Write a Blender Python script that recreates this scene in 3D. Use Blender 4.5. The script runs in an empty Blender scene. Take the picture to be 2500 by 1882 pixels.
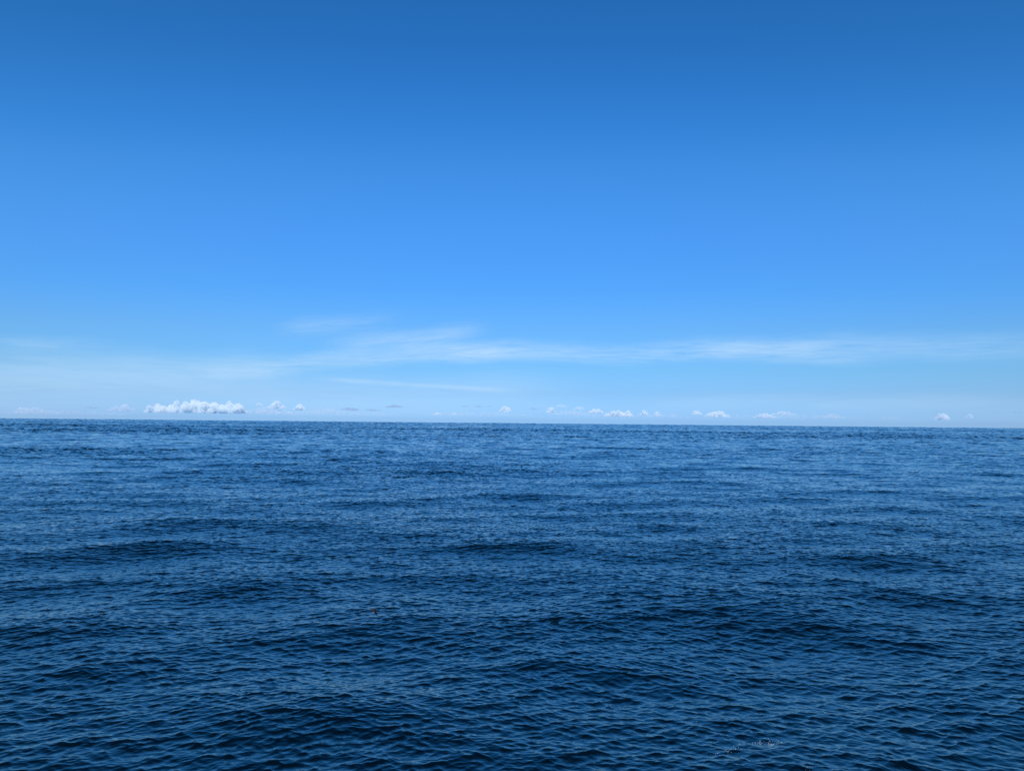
import bpy, bmesh, math, random
import numpy as np
from mathutils import Vector, Matrix

R = math.radians
C = bpy.context.scene.collection
scene = bpy.context.scene

# ------------------------------------------------------------------ camera
CAM_H = 10.0
FPX, W, H = 1808.0, 2500.0, 1882.0          # focal length and frame in photo pixels
PITCH = math.atan((1032.0 - H / 2) / FPX)
ROLL = math.atan(24.4 / 2500.0)
cam_d = bpy.data.cameras.new('camera')
cam = bpy.data.objects.new('camera', cam_d)
C.objects.link(cam)
scene.camera = cam
cam_d.sensor_fit = 'HORIZONTAL'
cam_d.sensor_width = 36.0
cam_d.lens = 36.0 * FPX / W
cam_d.clip_start = 0.1
cam_d.clip_end = 200000.0
CM = (Matrix.Translation((0, 0, CAM_H)) @ Matrix.Rotation(R(90) + PITCH, 4, 'X') @ Matrix.Rotation(ROLL, 4, 'Z'))
cam.matrix_world = CM


def ray(px, py):
    """direction of a photo pixel"""
    v = Vector(((px - W / 2) / FPX, -(py - H / 2) / FPX, -1.0))
    return (CM.to_3x3() @ v).normalized()


def at_range(px, py, dist):
    """point seen at a photo pixel at a horizontal distance from the viewer"""
    d = ray(px, py)
    t = dist / math.hypot(d.x, d.y)
    return Vector((0, 0, CAM_H)) + d * t


# ------------------------------------------------------------------ sky and sun
SUN_EL, SUN_AZ = 40.0, 178.0                # azimuth clockwise from +Y (the view direction)
world = bpy.data.worlds.new('World')
scene.world = world
world.use_nodes = True
nt = world.node_tree
nt.nodes.clear()


class NG:
    def __init__(s, tree): s.t = tree
    def n(s, typ, **kw):
        nd = s.t.nodes.new(typ)
        for k, v in kw.items(): setattr(nd, k, v)
        return nd
    def put(s, sock, v):
        if v is None: return
        if isinstance(v, bpy.types.NodeSocket): s.t.links.new(v, sock)
        else: sock.default_value = v
    def m(s, op, a, b=None, c=None, clamp=False):
        nd = s.n('ShaderNodeMath', operation=op, use_clamp=clamp)
        for i, v in enumerate((a, b, c)):
            s.put(nd.inputs[i], v)
        return nd.outputs[0]
    def xyz(s, x, y, z):
        nd = s.n('ShaderNodeCombineXYZ')
        for i, v in enumerate((x, y, z)): s.put(nd.inputs[i], v)
        return nd.outputs[0]
    def noise(s, vec, scale, detail=4, rough=0.5, dist=0.0):
        nd = s.n('ShaderNodeTexNoise')
        s.put(nd.inputs['Vector'], vec)
        nd.inputs['Scale'].default_value = scale
        nd.inputs['Detail'].default_value = detail
        nd.inputs['Roughness'].default_value = rough
        nd.inputs['Distortion'].default_value = dist
        return nd.outputs['Fac']
    def ss(s, x, a, b, lo=0.0, hi=1.0):
        nd = s.n('ShaderNodeMapRange', interpolation_type='SMOOTHSTEP')
        for i, v in enumerate((x, a, b, lo, hi)): s.put(nd.inputs[i], v)
        return nd.outputs[0]
    def mix(s, f, a, b, blend='MIX'):
        nd = s.n('ShaderNodeMix', data_type='RGBA', blend_type=blend)
        s.put(nd.inputs[0], f); s.put(nd.inputs[6], a); s.put(nd.inputs[7], b)
        return nd.outputs[2]


def build_sky():
    g = NG(nt)
    sky = g.n('ShaderNodeTexSky', sky_type='NISHITA')
    sky.sun_disc = False
    sky.sun_elevation = R(SUN_EL)
    sky.sun_rotation = R(SUN_AZ)
    sky.altitude = 0.0
    sky.air_density = 1.0
    sky.dust_density = 0.6
    sky.ozone_density = 2.0
    geo = g.n('ShaderNodeTexCoord')
    sep = g.n('ShaderNodeSeparateXYZ')
    nt.links.new(geo.outputs['Generated'], sep.inputs[0])
    x, y, z = sep.outputs
    z = g.m('MAXIMUM', g.m('ABSOLUTE', z), 0.004)       # no brown ground under the horizon
    nt.links.new(g.xyz(x, y, z), sky.inputs[0])
    el = g.m('MULTIPLY', g.m('ARCSINE', z), 180 / math.pi)      # degrees above the horizon
    az = g.m('MULTIPLY', g.m('ARCTAN2', x, y), 180 / math.pi)   # degrees to the right of +Y
    # polariser-deep blue: a tint of the Nishita colour by height
    hx2 = g.m('ADD', g.m('MULTIPLY', x, x), g.m('MULTIPLY', y, y))
    side = g.m('DIVIDE', g.m('MULTIPLY', x, x), g.m('MAXIMUM', hx2, 1e-4))   # 0 ahead and behind, 1 at right angles
    ramp = g.n('ShaderNodeValToRGB')
    el_t = g.m('MULTIPLY', el, g.m('MULTIPLY_ADD', side, 0.5, 1.0))     # deeper blue at right angles to the sun
    nt.links.new(g.m('DIVIDE', el_t, 60.0, clamp=True), ramp.inputs[0])
    cr = ramp.color_ramp
    cr.interpolation = 'LINEAR'
    pts = SKY_TINT
    cr.elements[0].position = 0.0
    cr.elements[0].color = (*pts[0][1], 1)
    cr.elements[1].position = 1.0
    cr.elements[1].color = (*pts[-1][1], 1)
    for p, c in pts[:-1]:                     # (the last one is the end stop already set)
        cr.elements.new(p / 60.0).color = (*c, 1)
    scale = g.mix(1.0, sky.outputs[0], ramp.outputs[0], 'MULTIPLY')
    scale = g.mix(side, scale, (1.25, 1.0, 0.9, 1), 'MULTIPLY')
    base = g.n('ShaderNodeVectorMath', operation='SCALE')
    nt.links.new(scale, base.inputs[0]); base.inputs['Scale'].default_value = TINT_GAIN
    base = base.outputs[0]
    # cirrus: thin veils laid out by azimuth and elevation
    veil = None
    def band(a0, a1, soft_a, e_l, e_r, half, strength, nscale, seed, lo=0.35, hi=0.75, tilt=0.0, down=1.0):
        """a streaky band from azimuth a0 to a1 whose middle runs from e_l to e_r degrees"""
        mid = g.m('MULTIPLY_ADD', az, (e_r - e_l) / (a1 - a0), e_l - a0 * (e_r - e_l) / (a1 - a0))
        wob = g.noise(g.xyz(g.m('MULTIPLY', az, 0.09), seed, 0), 1.0, 3)
        mid = g.m('ADD', mid, g.m('MULTIPLY', g.m('SUBTRACT', wob, 0.5), half * 1.2))
        d = g.m('SUBTRACT', el, mid)
        up = g.ss(d, half, 0.0)                 # fades upward
        dn = g.ss(d, -half * down, 0.0)
        m = g.m('MULTIPLY', up, dn)
        m = g.m('MULTIPLY', m, g.ss(az, a0, a0 + soft_a))
        m = g.m('MULTIPLY', m, g.ss(az, a1, a1 - soft_a))
        u = g.m('ADD', g.m('MULTIPLY', az, 0.10), seed)
        v = g.m('ADD', g.m('MULTIPLY', el, 0.9), g.m('MULTIPLY', az, tilt))
        n = g.noise(g.xyz(u, v, seed), nscale, 6, 0.6, 0.6)
        f = g.noise(g.xyz(g.m('MULTIPLY', u, 3.0), g.m('MULTIPLY', v, 5.0), seed), nscale, 5, 0.65, 0.8)
        n = g.m('ADD', g.m('MULTIPLY', n, 0.55), g.m('MULTIPLY', f, 0.45))
        n = g.ss(n, lo, hi)
        return g.m('MULTIPLY', g.m('MULTIPLY', m, n), strength)
    for args in CIRRUS:
        b = band(*args)
        veil = b if veil is None else g.m('ADD', veil, b)
    veil = g.m('MINIMUM', 0.0 if veil is None else veil, 0.85)
    out = g.mix(veil, base, (5.2, 7.5, 9.9, 1))
    bg = g.n('ShaderNodeBackground')
    nt.links.new(out, bg.inputs[0])
    bg.inputs[1].default_value = 0.1
    o = g.n('ShaderNodeOutputWorld')
    nt.links.new(bg.outputs[0], o.inputs[0])


TINT_GAIN = 1.9976
SKY_TINT = [(0.54, (0.2398, 0.4646, 0.9901)), (2.28, (0.1873, 0.3598, 0.7135)), (4.18, (0.1726, 0.362, 0.6315)), (7.34, (0.1722, 0.3768, 0.6322)), (10.47, (0.1437, 0.3939, 0.7019)), (12.33, (0.1476, 0.4059, 0.7287)), (14.48, (0.1499, 0.4249, 0.7618)), (16.59, (0.1504, 0.4487, 0.78)), (19.54, (0.1413, 0.4589, 0.7938)), (22.4, (0.1111, 0.4392, 0.7833)), (25.17, (0.1009, 0.4169, 0.7534)), (27.83, (0.0879, 0.4021, 0.7218)), (30.38, (0.0848, 0.393, 0.7032)), (45.0, (0.0356, 0.1651, 0.3375)), (60.0, (0.017, 0.0786, 0.1828))]


def azel(px, py):
    d = ray(px, py)
    return math.degrees(math.atan2(d.x, d.y)), math.degrees(math.asin(d.z))


def streak(x0, y0, x1, y1, half, soft, strength, *rest):
    a0, e0 = azel(x0, y0); a1, e1 = azel(x1, y1)
    return (a0, a1, soft, e0, e1, half / FPX * 57.3, strength) + rest


CIRRUS = [                                  # nscale, seed, lo, hi, tilt, down
    streak(960, 852, 2200, 862, 42, 6, 0.54, 1.1, 3.1, 0.30, 0.64, 0.0, 0.75),      # long bright band
    streak(1600, 838, 2800, 842, 44, 8, 0.36, 1.2, 7.7, 0.25, 0.7, 0.0, 1.0),       # its faint right end
    streak(440, 905, 1330, 846, 40, 6, 0.50, 1.5, 5.3, 0.28, 0.64, -0.05, 0.8),     # joins it from the left
    streak(-400, 880, 760, 905, 62, 6, 0.32, 1.0, 9.4, 0.15, 0.65, 0.02, 1.1),      # broad veil at the left
    streak(-200, 832, 330, 846, 24, 6, 0.34, 1.3, 2.2, 0.3, 0.7, 0.02, 1.0),
    streak(640, 800, 1000, 772, 36, 3, 0.28, 1.8, 4.6, 0.3, 0.7, -0.10, 1.0),       # upper wisps
    streak(760, 850, 1220, 798, 38, 4, 0.44, 1.8, 8.1, 0.25, 0.66, -0.12, 1.0),
    streak(740, 920, 1290, 958, 10, 4, 0.34, 2.2, 6.5, 0.2, 0.6, 0.07, 1.0),         # thin low streak
    streak(-400, 945, 1500, 960, 80, 10, 0.28, 1.0, 1.7, 0.1, 0.6, 0.0, 1.0),       # low veil
    streak(1500, 975, 2700, 985, 30, 8, 0.24, 1.2, 12.3, 0.2, 0.7, 0.0, 1.0),
]
build_sky()

sun_d = bpy.data.lights.new('sun', 'SUN')
sun_d.energy = 3.5
sun_d.angle = R(0.53)
sun_d.color = (1.0, 0.98, 0.93)
sun = bpy.data.objects.new('sun', sun_d)
C.objects.link(sun)
sv = Vector((math.sin(R(SUN_AZ)) * math.cos(R(SUN_EL)), math.cos(R(SUN_AZ)) * math.cos(R(SUN_EL)), math.sin(R(SUN_EL))))
sun.rotation_euler = sv.to_track_quat('Z', 'Y').to_euler()
sun.location = (0, -20, 60)

scene.view_settings.view_transform = 'Standard'
scene.view_settings.look = 'None'
scene.view_settings.exposure = 0.0
scene.view_settings.gamma = 1.0
scene.cycles.volume_bounces = 14
scene.cycles.glossy_bounces = 3
scene.cycles.sample_clamp_direct = 1.0
scene.cycles.sample_clamp_indirect = 1.0
scene.cycles.max_bounces = 14
scene.cycles.use_denoising = False


def tag(o, label=None, cat=None, group=None, kind=None):
    if label: o['label'] = label
    if cat: o['category'] = cat
    if group: o['group'] = group
    if kind: o['kind'] = kind
    return o


def mat(name):
    m = bpy.data.materials.new(name)
    m.use_nodes = True
    m.node_tree.nodes.clear()
    g = NG(m.node_tree)
    return m, g, g.n('ShaderNodeOutputMaterial')


# ------------------------------------------------------------------ sea
def sea_material():
    m, g, out = mat('sea_water')
    p = g.n('ShaderNodeBsdfPrincipled')
    p.inputs['Base Color'].default_value = (0.0, 0.003, 0.003, 1)
    p.inputs['Roughness'].default_value = 0.04
    p.inputs['IOR'].default_value = 2.4
    p.inputs['Specular Tint'].default_value = (0.55, 1.0, 0.95, 1)
    geo = g.n('ShaderNodeNewGeometry')
    h = g.m('ADD', g.noise(geo.outputs['Position'], 40.0, 2, 0.5), 0.0)
    b = g.n('ShaderNodeBump')
    b.inputs['Strength'].default_value = 1.0
    b.inputs['Distance'].default_value = 0.001
    g.t.links.new(h, b.inputs['Height'])
    g.t.links.new(b.outputs[0], p.inputs['Normal'])
    g.t.links.new(p.outputs[0], out.inputs['Surface'])
    return m


WIND = R(91)            # the wave trains run roughly towards the viewer, a little from the side
#          wavelength, rms slope, narrowness, angle of the two crossing trains off the wind
BANDS = [(0.09, 0.040, 2.0, 0.35), (0.18, 0.098, 7.0, 0.40), (0.36, 0.158, 12.0, 0.42), (0.72, 0.142, 14.0, 0.40),
         (1.44, 0.088, 14.0, 0.38), (2.9, 0.048, 9.0, 0.38), (5.8, 0.038, 5.0, 0.30), (11.5, 0.046, 5.0, 0.25), (23.0, 0.028, 6.0, 0.20),
         (46.0, 0.013, 6.0, 0.2), (92.0, 0.007, 6.0, 0.0), (184.0, 0.003, 4.0, 0.3)]
NT = 2048
CHOP = 1.8
DEFICIT = 0.36
FAR_STEP = 2.1
PATCH = 0.42


def wave_tile(lam, slope, spread, off, seed, n=NT):
    """one periodic patch of random waves about a wavelength: height and crest-sharpening shifts"""
    L = 64.0 * lam
    rng = np.random.default_rng(seed)
    kx = np.fft.fftfreq(n, L / n)[None, :n] * 2 * np.pi
    ky = np.fft.rfftfreq(n, L / n)[:, None] * 2 * np.pi
    kx = kx.astype(np.float32); ky = ky.astype(np.float32)
    k = np.sqrt(kx * kx + ky * ky); k[0, 0] = 1
    kb = 2 * np.pi / lam
    S = np.exp(-0.5 * (np.log2(k / kb) / 0.42) ** 2) / k
    th = np.arctan2(ky, kx) - WIND
    D = np.abs(np.cos(th - off)) ** spread + 0.8 * np.abs(np.cos(th + off)) ** spread + 0.06
    S = S * np.sqrt(D) / np.sqrt(k)
    F = (rng.standard_normal(k.shape, dtype=np.float32) + 1j * rng.standard_normal(k.shape, dtype=np.float32)) * S
    F[0, 0] = 0
    def inv(G): return np.fft.irfft2(G.T, s=(n, n)).astype(np.float32)   # rows: x, columns: y
    F = F.astype(np.complex64)
    h = inv(F)
    dx = inv(1j * kx / k * F)
    dy = inv(1j * ky / k * F)
    rs = math.sqrt(float(((np.roll(h, -1, 0) - h) ** 2).mean() + ((np.roll(h, -1, 1) - h) ** 2).mean())) / (L / n)
    f = slope / rs
    return h * f, dx * f, dy * f, L


def sample(tile, fields, x, y, L):
    n = fields[0].shape[0]
    u = (x / L) % 1.0 * n; v = (y / L) % 1.0 * n
    i = u.astype(np.int32); j = v.astype(np.int32)
    fu = (u - i).astype(np.float32); fv = (v - j).astype(np.float32)
    i %= n; j %= n
    i1 = (i + 1) % n; j1 = (j + 1) % n
    a = i * n + j; b = i1 * n + j; c = i * n + j1; d = i1 * n + j1
    w00 = (1 - fu) * (1 - fv); w10 = fu * (1 - fv); w01 = (1 - fu) * fv; w11 = fu * fv
    out = []
    for f in fields:
        q = f.ravel()
        out.append(q[a] * w00 + q[b] * w10 + q[c] * w01 + q[d] * w11)
    return out


def build_sea(density):
    dth = 1.0 / (740.0 * density)
    half = R(42)
    th_f = np.arange(-half, half + dth * 0.5, dth)
    th_c = np.linspace(half, 2 * math.pi - half, 90)[1:-1]
    th = np.concatenate([th_f, th_c])
    dths = np.diff(np.append(th, th[0] + 2 * math.pi))
    r = [2.0]
    while r[-1] < 14000.0:
        rr = r[-1]
        r.append(rr + (0.09 if rr < 15 else rr * dth * (1.0 if rr < 70 else min(FAR_STEP, 1 + (rr - 70) / 100))))
    r = np.array(r)
    dr = np.diff(np.append(r, r[-1] * (1 + dth)))
    n, m = len(r), len(th)
    X = (r[:, None] * np.sin(th)[None, :]).ravel()
    Y = (r[:, None] * np.cos(th)[None, :]).ravel()
    sp = (r[:, None] * dths[None, :])
    sp = (sp ** 0.7 * np.broadcast_to(dr[:, None], sp.shape) ** 0.3).astype(np.float32).ravel()
    lsp = np.log2(sp)
    total = n * m
    print('sea grid', n, m, total)
    # wind patches: the small waves are livelier in some places than in others
    pf = np.zeros(total, np.float32)
    for s, (lam, a) in enumerate([(25.0, 0.25), (90.0, 0.6), (330.0, 1.0), (1300.0, 1.0)]):
        t = wave_tile(lam, 1.0, 0.3, 0.2, 930 + s, 512)
        f = t[0] / t[0].std()
        q = sample(None, [f], X * 0.6 + 7.0 * lam, Y, t[3])[0]
        q *= np.clip((np.log2(lam) - lsp - 2.0), 0, 1)
        pf += a * q
    gust = np.exp(PATCH * np.clip(pf, -2.2, 2.2) * 0.5).astype(np.float32)
    def w_of(lam): 
        t = np.clip((math.log2(lam) - lsp - 1.0) / 1.0, 0, 1)
        return t * t * (3 - 2 * t)
    M0 = sum(b[1] ** 2 for b in BANDS)
    lost = np.full(total, M0, np.float32)
    vsum = np.zeros(total, np.float32)
    for lam, s, *_ in BANDS:
        w = w_of(lam)
        lost -= w * s * s
        vsum += w * np.exp(-0.5 * ((math.log2(lam) - lsp - 2.1) / 0.9) ** 2)
    lost = np.maximum(lost, 0) * DEFICIT / np.maximum(vsum, 0.05) / (1 + np.repeat(r, m).astype(np.float32) / 30000.0) ** 2
    Z = np.zeros(total, np.float32); DX = np.zeros(total, np.float32); DY = np.zeros(total, np.float32)
    CH = 1 << 20
    for bi, (lam, s, spread, off) in enumerate(BANDS):
        h, dx, dy, L = wave_tile(lam, s, spread, off, 11 + bi)
        a = 0.37 * bi                       # every patch is laid at its own angle so that repeats never line up
        ca, sa = math.cos(a), math.sin(a)
        for c0 in range(0, total, CH):
            sl = slice(c0, min(c0 + CH, total))
            l = lsp[sl]
            t = np.clip((math.log2(lam) - l - 1.0) / 1.0, 0, 1)
            w = t * t * (3 - 2 * t)
            if w.max() <= 0: continue
            v = np.exp(-0.5 * ((math.log2(lam) - l - 2.1) / 0.9) ** 2)
            amp = w * np.sqrt(1.0 + lost[sl] * v / (s * s))
            if lam < 6 : amp = amp * gust[sl]
            else: amp = amp * (1 + (gust[sl] - 1) * 0.5 * np.clip(l + 1, 0, 1))
            x, y = X[sl], Y[sl]
            # the tile frame is only shifted, not rotated, to keep the wave direction
            hh, xx, yy = sample(None, [h, dx, dy], x + 13.1 * lam * (bi + 1), y + 5.7 * lam * (bi + 3), L)
            Z[sl] += amp * hh
            DX[sl] += amp * xx
            DY[sl] += amp * yy
    co = np.empty((total + 1, 3), np.float32)
    co[:total, 0] = X - CHOP * DX * SGN
    co[:total, 1] = Y - CHOP * DY * SGN
    co[:total, 2] = Z
    co[total] = (0, 0, -0.2)
    # quads between rings, closed all the way round, and a fan in the middle
    i = np.arange(n - 1, dtype=np.int32)[:, None]; j = np.arange(m, dtype=np.int32)[None, :]
    j1 = (j + 1) % m
    quads = np.stack([i * m + j, i * m + j1, (i + 1) * m + j1, (i + 1) * m + j], -1).reshape(-1, 4)[:, ::-1]
    jj = np.arange(m, dtype=np.int32)
    tris = np.stack([np.full(m, total, np.int32), jj, (jj + 1) % m], -1)[:, ::-1]
    me = bpy.data.meshes.new('sea')
    nq, ntri = len(quads), len(tris)
    me.vertices.add(total + 1)
    me.vertices.foreach_set('co', co.ravel())
    me.loops.add(nq * 4 + ntri * 3)
    me.loops.foreach_set('vertex_index', np.concatenate([quads.ravel(), tris.ravel()]))
    me.polygons.add(nq + ntri)
    me.polygons.foreach_set('loop_start', np.concatenate([np.arange(nq, dtype=np.int32) * 4, nq * 4 + np.arange(ntri, dtype=np.int32) * 3]))
    me.update(calc_edges=True)
    me.shade_smooth()
    me.materials.append(sea_material())
    o = bpy.data.objects.new('sea', me)
    C.objects.link(o)
    tag(o, 'dark blue open sea with small ripples over a low swell', None, None, 'structure')
    return o


# ------------------------------------------------------------------ clouds along the horizon
from mathutils import noise as mn


def cloud_volume(name, color, density, aniso=-0.1):
    m, g, out = mat(name)
    v = g.n('ShaderNodeVolumePrincipled')
    v.inputs['Color'].default_value = (*color, 1)
    v.inputs['Density'].default_value = density
    v.inputs['Anisotropy'].default_value = aniso
    g.t.links.new(v.outputs[0], out.inputs['Volume'])
    return m


V = {'bright': cloud_volume('cloud_bright', (0.98, 1.0, 0.995), 0.0058, -0.3),
     'white': cloud_volume('cloud_white', (0.98, 1.0, 0.995), 0.0058, -0.3),
     'veil': cloud_volume('cloud_veil', (0.97, 0.99, 1.0), 0.0010, -0.2),
     'pale': cloud_volume('cloud_pale', (0.99, 0.99, 1.0), 0.0022, -0.2),
     'grey': cloud_volume('cloud_grey', (0.84, 0.91, 0.99), 0.0018, 0.0)}
CLOUD_D = 40000.0


def lumps_to_mesh(name, balls, voxel, floor_z, rough, seed):
    bm = bmesh.new()
    for (x, y, z, rx, ry, rz) in balls:
        bmesh.ops.create_icosphere(bm, subdivisions=3, radius=1.0,
                                   matrix=Matrix.Translation((x, y, z)) @ Matrix.Diagonal((rx, ry, rz, 1)))
    me = bpy.data.meshes.new(name)
    bm.to_mesh(me); bm.free()
    o = bpy.data.objects.new(name, me)
    C.objects.link(o)
    md = o.modifiers.new('remesh', 'REMESH')
    md.mode = 'VOXEL'; md.voxel_size = voxel
    dg = bpy.context.evaluated_depsgraph_get()
    new = bpy.data.meshes.new_from_object(o.evaluated_get(dg))
    o.modifiers.clear()
    o.data = new
    bpy.data.meshes.remove(me)
    new.name = name
    for v in new.vertices:
        p = v.co + Vector((seed * 977.0, 0, 0))
        d = 0.0
        for sc_, a in ((6.0, 1.0), (2.6, 0.55), (1.2, 0.3)):
            q = p / (rough * sc_)
            d += a * (abs(mn.noise(q)) * 2.2 - 0.45)
        v.co += v.normal * d * rough * 0.8
        if v.co.z < floor_z:
            v.co.z = floor_z + (v.co.z - floor_z) * 0.15
    new.update()
    return o


def cloud(x0, x1, yt, yb, kind, label, seed, peaks=None):
    """a heap of lumps as wide and high as the photo shows it, 40 km out"""
    rng = random.Random(seed)
    a = at_range(x0, yb, CLOUD_D); b = at_range(x1, yb, CLOUD_D); c = at_range((x0 + x1) / 2, yt, CLOUD_D)
    base = (a.z + b.z) / 2
    top = c.z
    wid = (b - a).to_2d().length
    hgt = max(top - base, 60.0)
    mid = (a + b) / 2
    balls = []
    if kind == 'grey':
        n = max(4, int(wid / hgt * 1.6))
        for i in range(n):
            t = (i + 0.5) / n + rng.uniform(-.06, .06)
            e = math.sin(math.pi * min(max(t, .03), .97)) ** 0.6
            balls.append(((t - .5) * wid * .94, rng.uniform(-.3, .3) * hgt * 3, hgt * (.35 + rng.uniform(-.15, .25) * e),
                          hgt * rng.uniform(.7, 1.3), hgt * rng.uniform(1, 2), hgt * rng.uniform(.18, .42) * e))
    else:
        n = max(5, int(wid / hgt * 5))
        for i in range(n):
            t = (i + 0.5) / n + rng.uniform(-.02, .02)
            if peaks:
                e = rng.uniform(.85, 1.0) * max([math.exp(-((t - p) / w) ** 2) * q for p, q, w in peaks] + [0.5])
            else:
                e = (math.sin(math.pi * min(max(t, .04), .96)) ** 0.55) * rng.uniform(.55, 1.0)
            hh = hgt * e
            k = max(2, int(hh / (hgt * .2)))
            for j in range(k):
                r = hgt * rng.uniform(.13, .24) * (0.7 + 0.5 * e)
                z = min(r * .6 + (hh - r * 1.3) * (j / max(k - 1, 1)), hh - r * .9)
                balls.append(((t - .5) * (wid - 1.6 * r) + rng.uniform(-.12, .12) * hgt, rng.uniform(-.45, .45) * hgt, max(z, r * .3),
                              r * rng.uniform(.9, 1.35), r * rng.uniform(1, 1.5), r))
    voxel = max(hgt / 22, wid / (260 if kind != 'veil' else 90), 18.0)
    o = lumps_to_mesh('cumulus_cloud' if kind != 'grey' else 'flat_cloud', balls, voxel, hgt * (0.02 if kind != 'grey' else -1), hgt * 0.07, seed)
    o.location = (mid.x, mid.y, base)
    o.rotation_euler = (0, 0, math.atan2((b - a).y, (b - a).x))
    o.data.materials.append(V[kind])
    tag(o, label, 'cloud', 'low clouds along the horizon')
    return o


CLOUDS = [
    (349, 604, 973, 1009, 'bright', 'big bright white cloud bank with piled tops, largest on the horizon', [(.13, .62, .08), (.3, .93, .06), (.4, .8, .05), (.48, 1, .05), (.58, .95, .05), (.7, .88, .06), (.84, 1, .06), (.94, .7, .06), (.6, .76, .5)]),
    (624, 642, 979, 990, 'white', 'tiny white puff in the gap just right of the big cloud bank', None),
    (650, 700, 978, 997, 'bright', 'bright white puff at the right end of the big cloud bank', None),
    (714, 748, 984, 1002, 'white', 'pale white puff fading into the grey clouds right of the bank', None),
    (754, 834, 993, 1007, 'pale', 'faint bluish cloud trailing right from the big cloud bank', None),
    (590, 720, 992, 1010, 'pale', 'faint low bluish cloud base under the bright puffs of the bank', None),
    (259, 332, 985, 1004, 'pale', 'faint hazy cloud just left of the big white bank', None),
    (296, 314, 984, 991, 'white', 'small white cap on top of the faint cloud left of the bank', None),
    (202, 250, 991, 997, 'grey', 'thin flat grey cloud left of the big white bank', None),
    (24, 146, 993, 1010, 'pale', 'long faint cloud at the far left end of the horizon', None),
    (40, 62, 992, 1000, 'white', 'small pale puff above the far left horizon', None),
    (832, 880, 994, 1003, 'grey', 'grey flat cloud with ragged top, in the row right of the bank', None),
    (890, 932, 997, 1004, 'grey', 'flat low grey cloud between the ragged one and the domed one', None),
    (946, 980, 986, 997, 'grey', 'darker grey domed flat cloud, tallest of the grey row', None),
    (1058, 1080, 1005, 1014, 'white', 'tiny white puff low over the sea right of the grey row', None),
    (1098, 1118, 1005, 1013, 'white', 'tiny white puff just left of the middle of the horizon', None),
    (1128, 1144, 989, 994, 'grey', 'leftmost of the three small grey wisps near the middle', None),
    (1158, 1178, 989, 995, 'grey', 'middle of the three small grey wisps near the middle', None),
    (1190, 1200, 989, 993, 'grey', 'rightmost and smallest of the three small grey wisps near the middle', None),
    (1219, 1250, 989, 1006, 'white', 'round white puff right under the three small grey wisps', None),
    (1296, 1310, 994, 1000, 'grey', 'short grey wisp left of the tall white puff', None),
    (1332, 1356, 990, 1008, 'bright', 'tall compact bright white puff right of the middle', None),
    (1354, 1385, 987, 994, 'bright', 'thin white streak at the top right of the tall compact puff', None),
    (1340, 1440, 999, 1013, 'pale', 'faint wide cloud base under the tall compact white puff', None),
    (1396, 1428, 991, 1000, 'white', 'small flat white puff between the streak and the sloping cloud', None),
    (1434, 1476, 996, 1009, 'bright', 'sloping white cloud left of the double topped one', None),
    (1474, 1546, 998, 1018, 'bright', 'wide white cloud with two tops right of the sloping cloud', [(.3, .8, .15), (.55, 1, .14), (.85, .9, .1)]),
    (1562, 1584, 1000, 1014, 'white', 'left one of a pair of small white puffs', None),
    (1594, 1614, 1002, 1016, 'white', 'right one of a pair of small white puffs', None),
    (1636, 1650, 1008, 1018, 'pale', 'tiny faint puff right of the pair of small white puffs', None),
    (1686, 1716, 1000, 1014, 'white', 'faint white puff touching the left side of a bright heaped cloud', None),
    (1720, 1784, 1001, 1019, 'bright', 'bright heaped white cloud in the right half of the horizon', None),
    (1795, 1806, 1008, 1018, 'pale', 'tiny pale puff between the heaped cloud and the long layered one', None),
    (1838, 1898, 1007, 1021, 'white', 'left lower layer of the long layered white cloud', None),
    (1882, 1944, 1003, 1013, 'bright', 'right upper layer of the long layered white cloud', None),
    (2000, 2062, 1008, 1022, 'pale', 'faint low cloud right of the long layered white one', None),
    (2146, 2200, 1016, 1023, 'pale', 'thin faint cloud specks low over the right hand sea', None),
    (2278, 2294, 1001, 1004, 'grey', 'tiny dark wisp over the small heaped puff at the right', None),
    (2278, 2322, 1008, 1025, 'white', 'small heaped white puff near the right end of the horizon', None),
    (2354, 2378, 1010, 1021, 'white', 'small pale puff second from the right end of the horizon', None),
    (2420, 2440, 1004, 1008, 'grey', 'left dark wisp near the right edge of the sky', None),
    (2464, 2500, 1003, 1008, 'grey', 'longest dark wisp touching the right edge of the sky', None),
    (610, 1010, 1000, 1014, 'veil', 'long low haze of cloud under the grey row, right of the big bank', None),
    (1010, 1330, 1003, 1016, 'veil', 'low haze of cloud at the middle of the horizon under the round puff', None),
    (1380, 1700, 1006, 1019, 'veil', 'low haze of cloud under the double topped cloud and the pair of puffs', None),
    (1760, 2120, 1009, 1022, 'veil', 'low haze of cloud under the long layered white cloud', None),
    (-60, 340, 999, 1013, 'veil', 'low haze of cloud along the far left horizon', None),
]
for i, (x0, x1, yt, yb, kind, label, peaks) in enumerate(CLOUDS):
    cloud(x0, x1, yt, yb, kind, label, 40 + i, peaks)


# ------------------------------------------------------------------ the bird skimming the water
def plain(name, col, rough=0.7):
    m, g, out = mat(name)
    p = g.n('ShaderNodeBsdfPrincipled')
    geo = g.n('ShaderNodeTexCoord')
    n = g.noise(geo.outputs['Object'], 60.0, 4)
    c = g.mix(n, tuple(v * 0.75 for v in col) + (1,), tuple(v * 1.25 for v in col) + (1,))
    g.t.links.new(c, p.inputs['Base Color'])
    p.inputs['Roughness'].default_value = rough
    p.inputs['Specular IOR Level'].default_value = 0.15
    g.t.links.new(p.outputs[0], out.inputs['Surface'])
    return m


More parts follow.
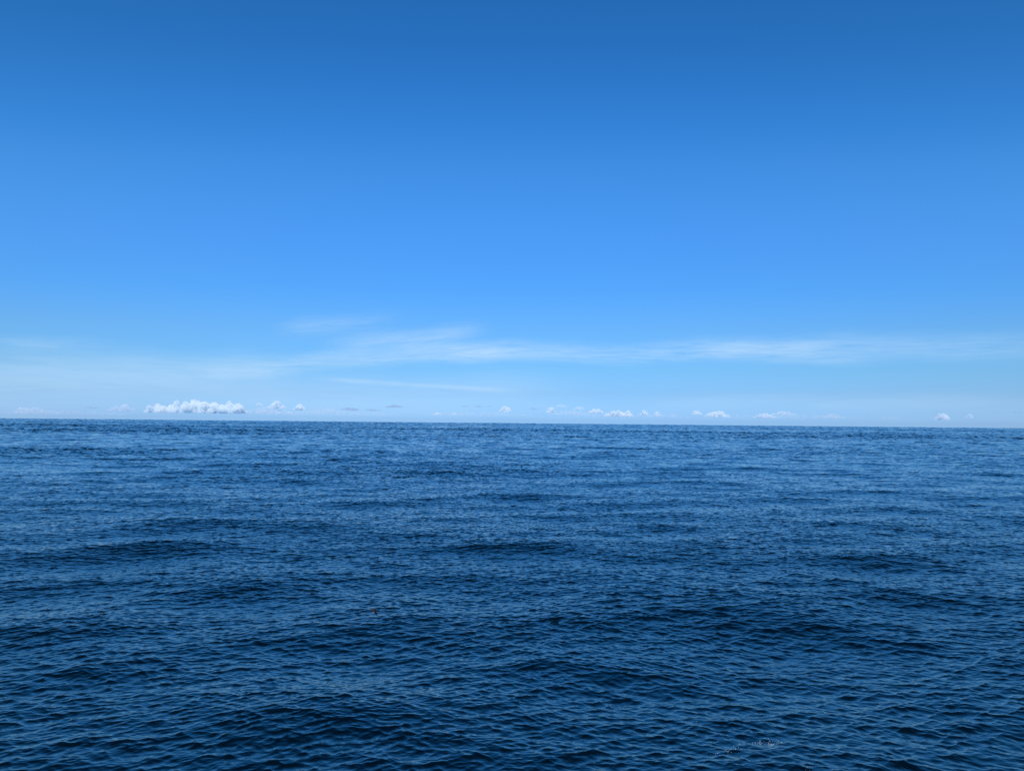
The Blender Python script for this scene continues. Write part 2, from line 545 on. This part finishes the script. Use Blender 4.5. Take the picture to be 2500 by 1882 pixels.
def build_bird():
    u = 0.0225                                   # metres per unit of the layout below
    bm = bmesh.new()
    def loft(path, seg=12):
        """rings of (centre, half width vector, half thickness vector)"""
        rings = []
        for c, a, b in path:
            c, a, b = Vector(c), Vector(a), Vector(b)
            rings.append([bm.verts.new((c + a * 1.0 * math.cos(2 * math.pi * k / seg) + b * math.sin(2 * math.pi * k / seg)) * u) for k in range(seg)])
        for r0, r1 in zip(rings, rings[1:]):
            for k in range(seg):
                bm.faces.new((r0[k], r0[(k + 1) % seg], r1[(k + 1) % seg], r1[k]))
        bm.faces.new(rings[0][::-1]); bm.faces.new(rings[-1])
    # x: right, z: up, y: away. Bill to the left, tail to the right; banked, so the back faces the viewer's left and up
    ax = Vector((-1, 0, -0.2)).normalized()      # towards the bill
    up = Vector((-0.1, -0.75, 0.55)).normalized()
    sd = ax.cross(up).normalized()
    def body(s, w, h, drop=0.0): return (ax * s - up * drop, sd * w * 1.3, up * h * 1.3)
    loft([body(-7.2, .9, .12), body(-6.0, 1.3, .2), body(-4.2, .9, .5), body(-2.6, 1.2, 1.0), body(-0.6, 1.55, 1.45), body(1.4, 1.5, 1.4),
          body(3.0, 1.05, 1.05, -.1), body(3.9, .85, .9, -.2), body(4.8, .95, .95, -.25), body(5.7, .75, .75, -.2), body(6.3, .32, .34, -.1),
          body(7.3, .2, .22, 0.0), body(8.3, .12, .12, .15)])
    # wings: root, wrist, tip
    def wing(pts):
        path = []
        for c, chord, th, nrm in pts:
            n_ = Vector(nrm).normalized()
            path.append((c, Vector(chord) * 0.68, n_ * th))
        loft(path, 10)
    n1 = (-0.2, -0.8, 0.5)
    wing([((-.2, 0, .1), (-4.6, 0, -.6), .5, n1), ((-1.6, -.6, 2.2), (-4.2, 0, -.3), .36, n1), ((-3.3, -.4, 4.4), (-3.8, 0, .6), .28, n1),
          ((-5.3, .6, 6.0), (-3.0, 0, 1.2), .2, n1), ((-7.6, 2.0, 7.2), (-2.0, 0, 1.2), .14, n1), ((-9.6, 3.2, 8.0), (-.6, 0, .4), .1, n1)])
    n2 = (0.4, -0.9, 0.2)
    wing([((.4, 0, -.1), (-4.6, 0, -.6), .5, n2), ((2.3, -.4, -1.0), (-4.0, 0, -1.4), .36, n2), ((4.3, -.4, -2.8), (-3.4, 0, -1.6), .28, n2),
          ((5.8, .2, -5.6), (-2.8, 0, -1.2), .2, n2), ((7.2, .8, -8.6), (-1.9, 0, -.6), .14, n2), ((8.6, 1.4, -11.4), (-.5, 0, .1), .1, n2)])
    me = bpy.data.meshes.new('bird_parts')
    bmesh.ops.recalc_face_normals(bm, faces=bm.faces)
    bm.to_mesh(me); bm.free()
    o = bpy.data.objects.new('seabird', me)
    C.objects.link(o)
    md = o.modifiers.new('remesh', 'REMESH'); md.mode = 'VOXEL'; md.voxel_size = 0.0035
    dg = bpy.context.evaluated_depsgraph_get()
    new = bpy.data.meshes.new_from_object(o.evaluated_get(dg))
    o.modifiers.clear(); o.data = new; bpy.data.meshes.remove(me)
    new.name = 'seabird'
    for c in (('feather_black', (.006, .006, .008)), ('feather_brown', (.055, .046, .050)), ('feather_white', (.5, .5, .52)), ('bill_grey', (.12, .10, .08))):
        new.materials.append(plain(*c))
    for p in new.polygons:
        c = p.center / u
        s = c.dot(ax); h = c.dot(up)
        k = 0
        if c.z > 2.2 or (c.x < -2.0 and c.z > .9): k = 1                     # brown upper wing
        if c.z > 6.2 and p.normal.dot(Vector(n1)) > 0: k = 2 if mn.noise(c * .9) > -0.05 else 1  # highlight on the wing tip, painted in as white patches
        if -1.2 < s < 3.4 and h < -.35 and abs(c.x + .6) < 3: k = 2          # white belly
        if s > 6.6: k = 3
        p.material_index = k
    new.shade_smooth()
    o.location = at_range(911.2, 1490.5, 37.0)
    tag(o, 'dark brown seabird with pale belly banking low over the water', 'bird')
    return o


build_bird()

SGN = -1.0
sea = build_sea(1.7)        # the heaviest mesh comes after everything that needs a modifier evaluated

# ------------------------------------------------------------------ spray specks thrown off the nearest crest
def build_spray():
    rng = random.Random(5)
    nv = len(sea.data.vertices)
    co = np.empty(nv * 3, np.float32)
    sea.data.vertices.foreach_get('co', co)
    co = co.reshape(-1, 3)
    near = co[(co[:, 1] > 12) & (co[:, 1] < 30) & (np.abs(co[:, 0]) < 25)]
    bm = bmesh.new()
    clusters = [(1872, 1804, 14, 4, 46), (1893, 1811, 8, 6, 14), (1845, 1803, 7, 2, 10), (1782, 1827, 6, 5, 10), (1806, 1801, 6, 4, 8), (1802, 1849, 5, 4, 9),
                (1750, 1833, 10, 5, 8), (1975, 1876, 12, 5, 14), (1808, 1815, 10, 8, 8), (1683, 1752, 10, 4, 6), (2150, 1702, 20, 5, 4)]
    for px, py, sx, sy, n in clusters:
        for _ in range(n):
            d = ray(rng.gauss(px, sx), rng.gauss(py, sy))
            t = -CAM_H / d.z
            p = Vector((0, 0, CAM_H)) + d * t
            dd = (near[:, 0] - p.x) ** 2 + (near[:, 1] - p.y) ** 2
            z = float(near[int(dd.argmin()), 2])
            r = rng.choice([.0035, .004, .005, .006, .008])
            bmesh.ops.create_icosphere(bm, subdivisions=1, radius=r, matrix=Matrix.Translation((p.x, p.y, z + r * .3 + abs(rng.gauss(0, .03)))) @ Matrix.Diagonal((rng.uniform(.8, 2), 1, rng.uniform(.6, 1), 1)))
    me = bpy.data.meshes.new('sea_spray')
    bm.to_mesh(me); bm.free(); me.shade_smooth()
    m, g, out = mat('foam')
    p = g.n('ShaderNodeBsdfPrincipled')
    geo = g.n('ShaderNodeNewGeometry')
    g.t.links.new(g.mix(g.noise(geo.outputs['Position'], 40.0), (.6, .68, .76, 1), (.85, .9, .95, 1)), p.inputs['Base Color'])
    p.inputs['Roughness'].default_value = 0.4
    g.t.links.new(p.outputs[0], out.inputs['Surface'])
    me.materials.append(m)
    o = bpy.data.objects.new('sea_spray', me)
    C.objects.link(o)
    tag(o, 'tiny white specks of spray on the dark face of the nearest waves', 'spray', None, 'stuff')


build_spray()
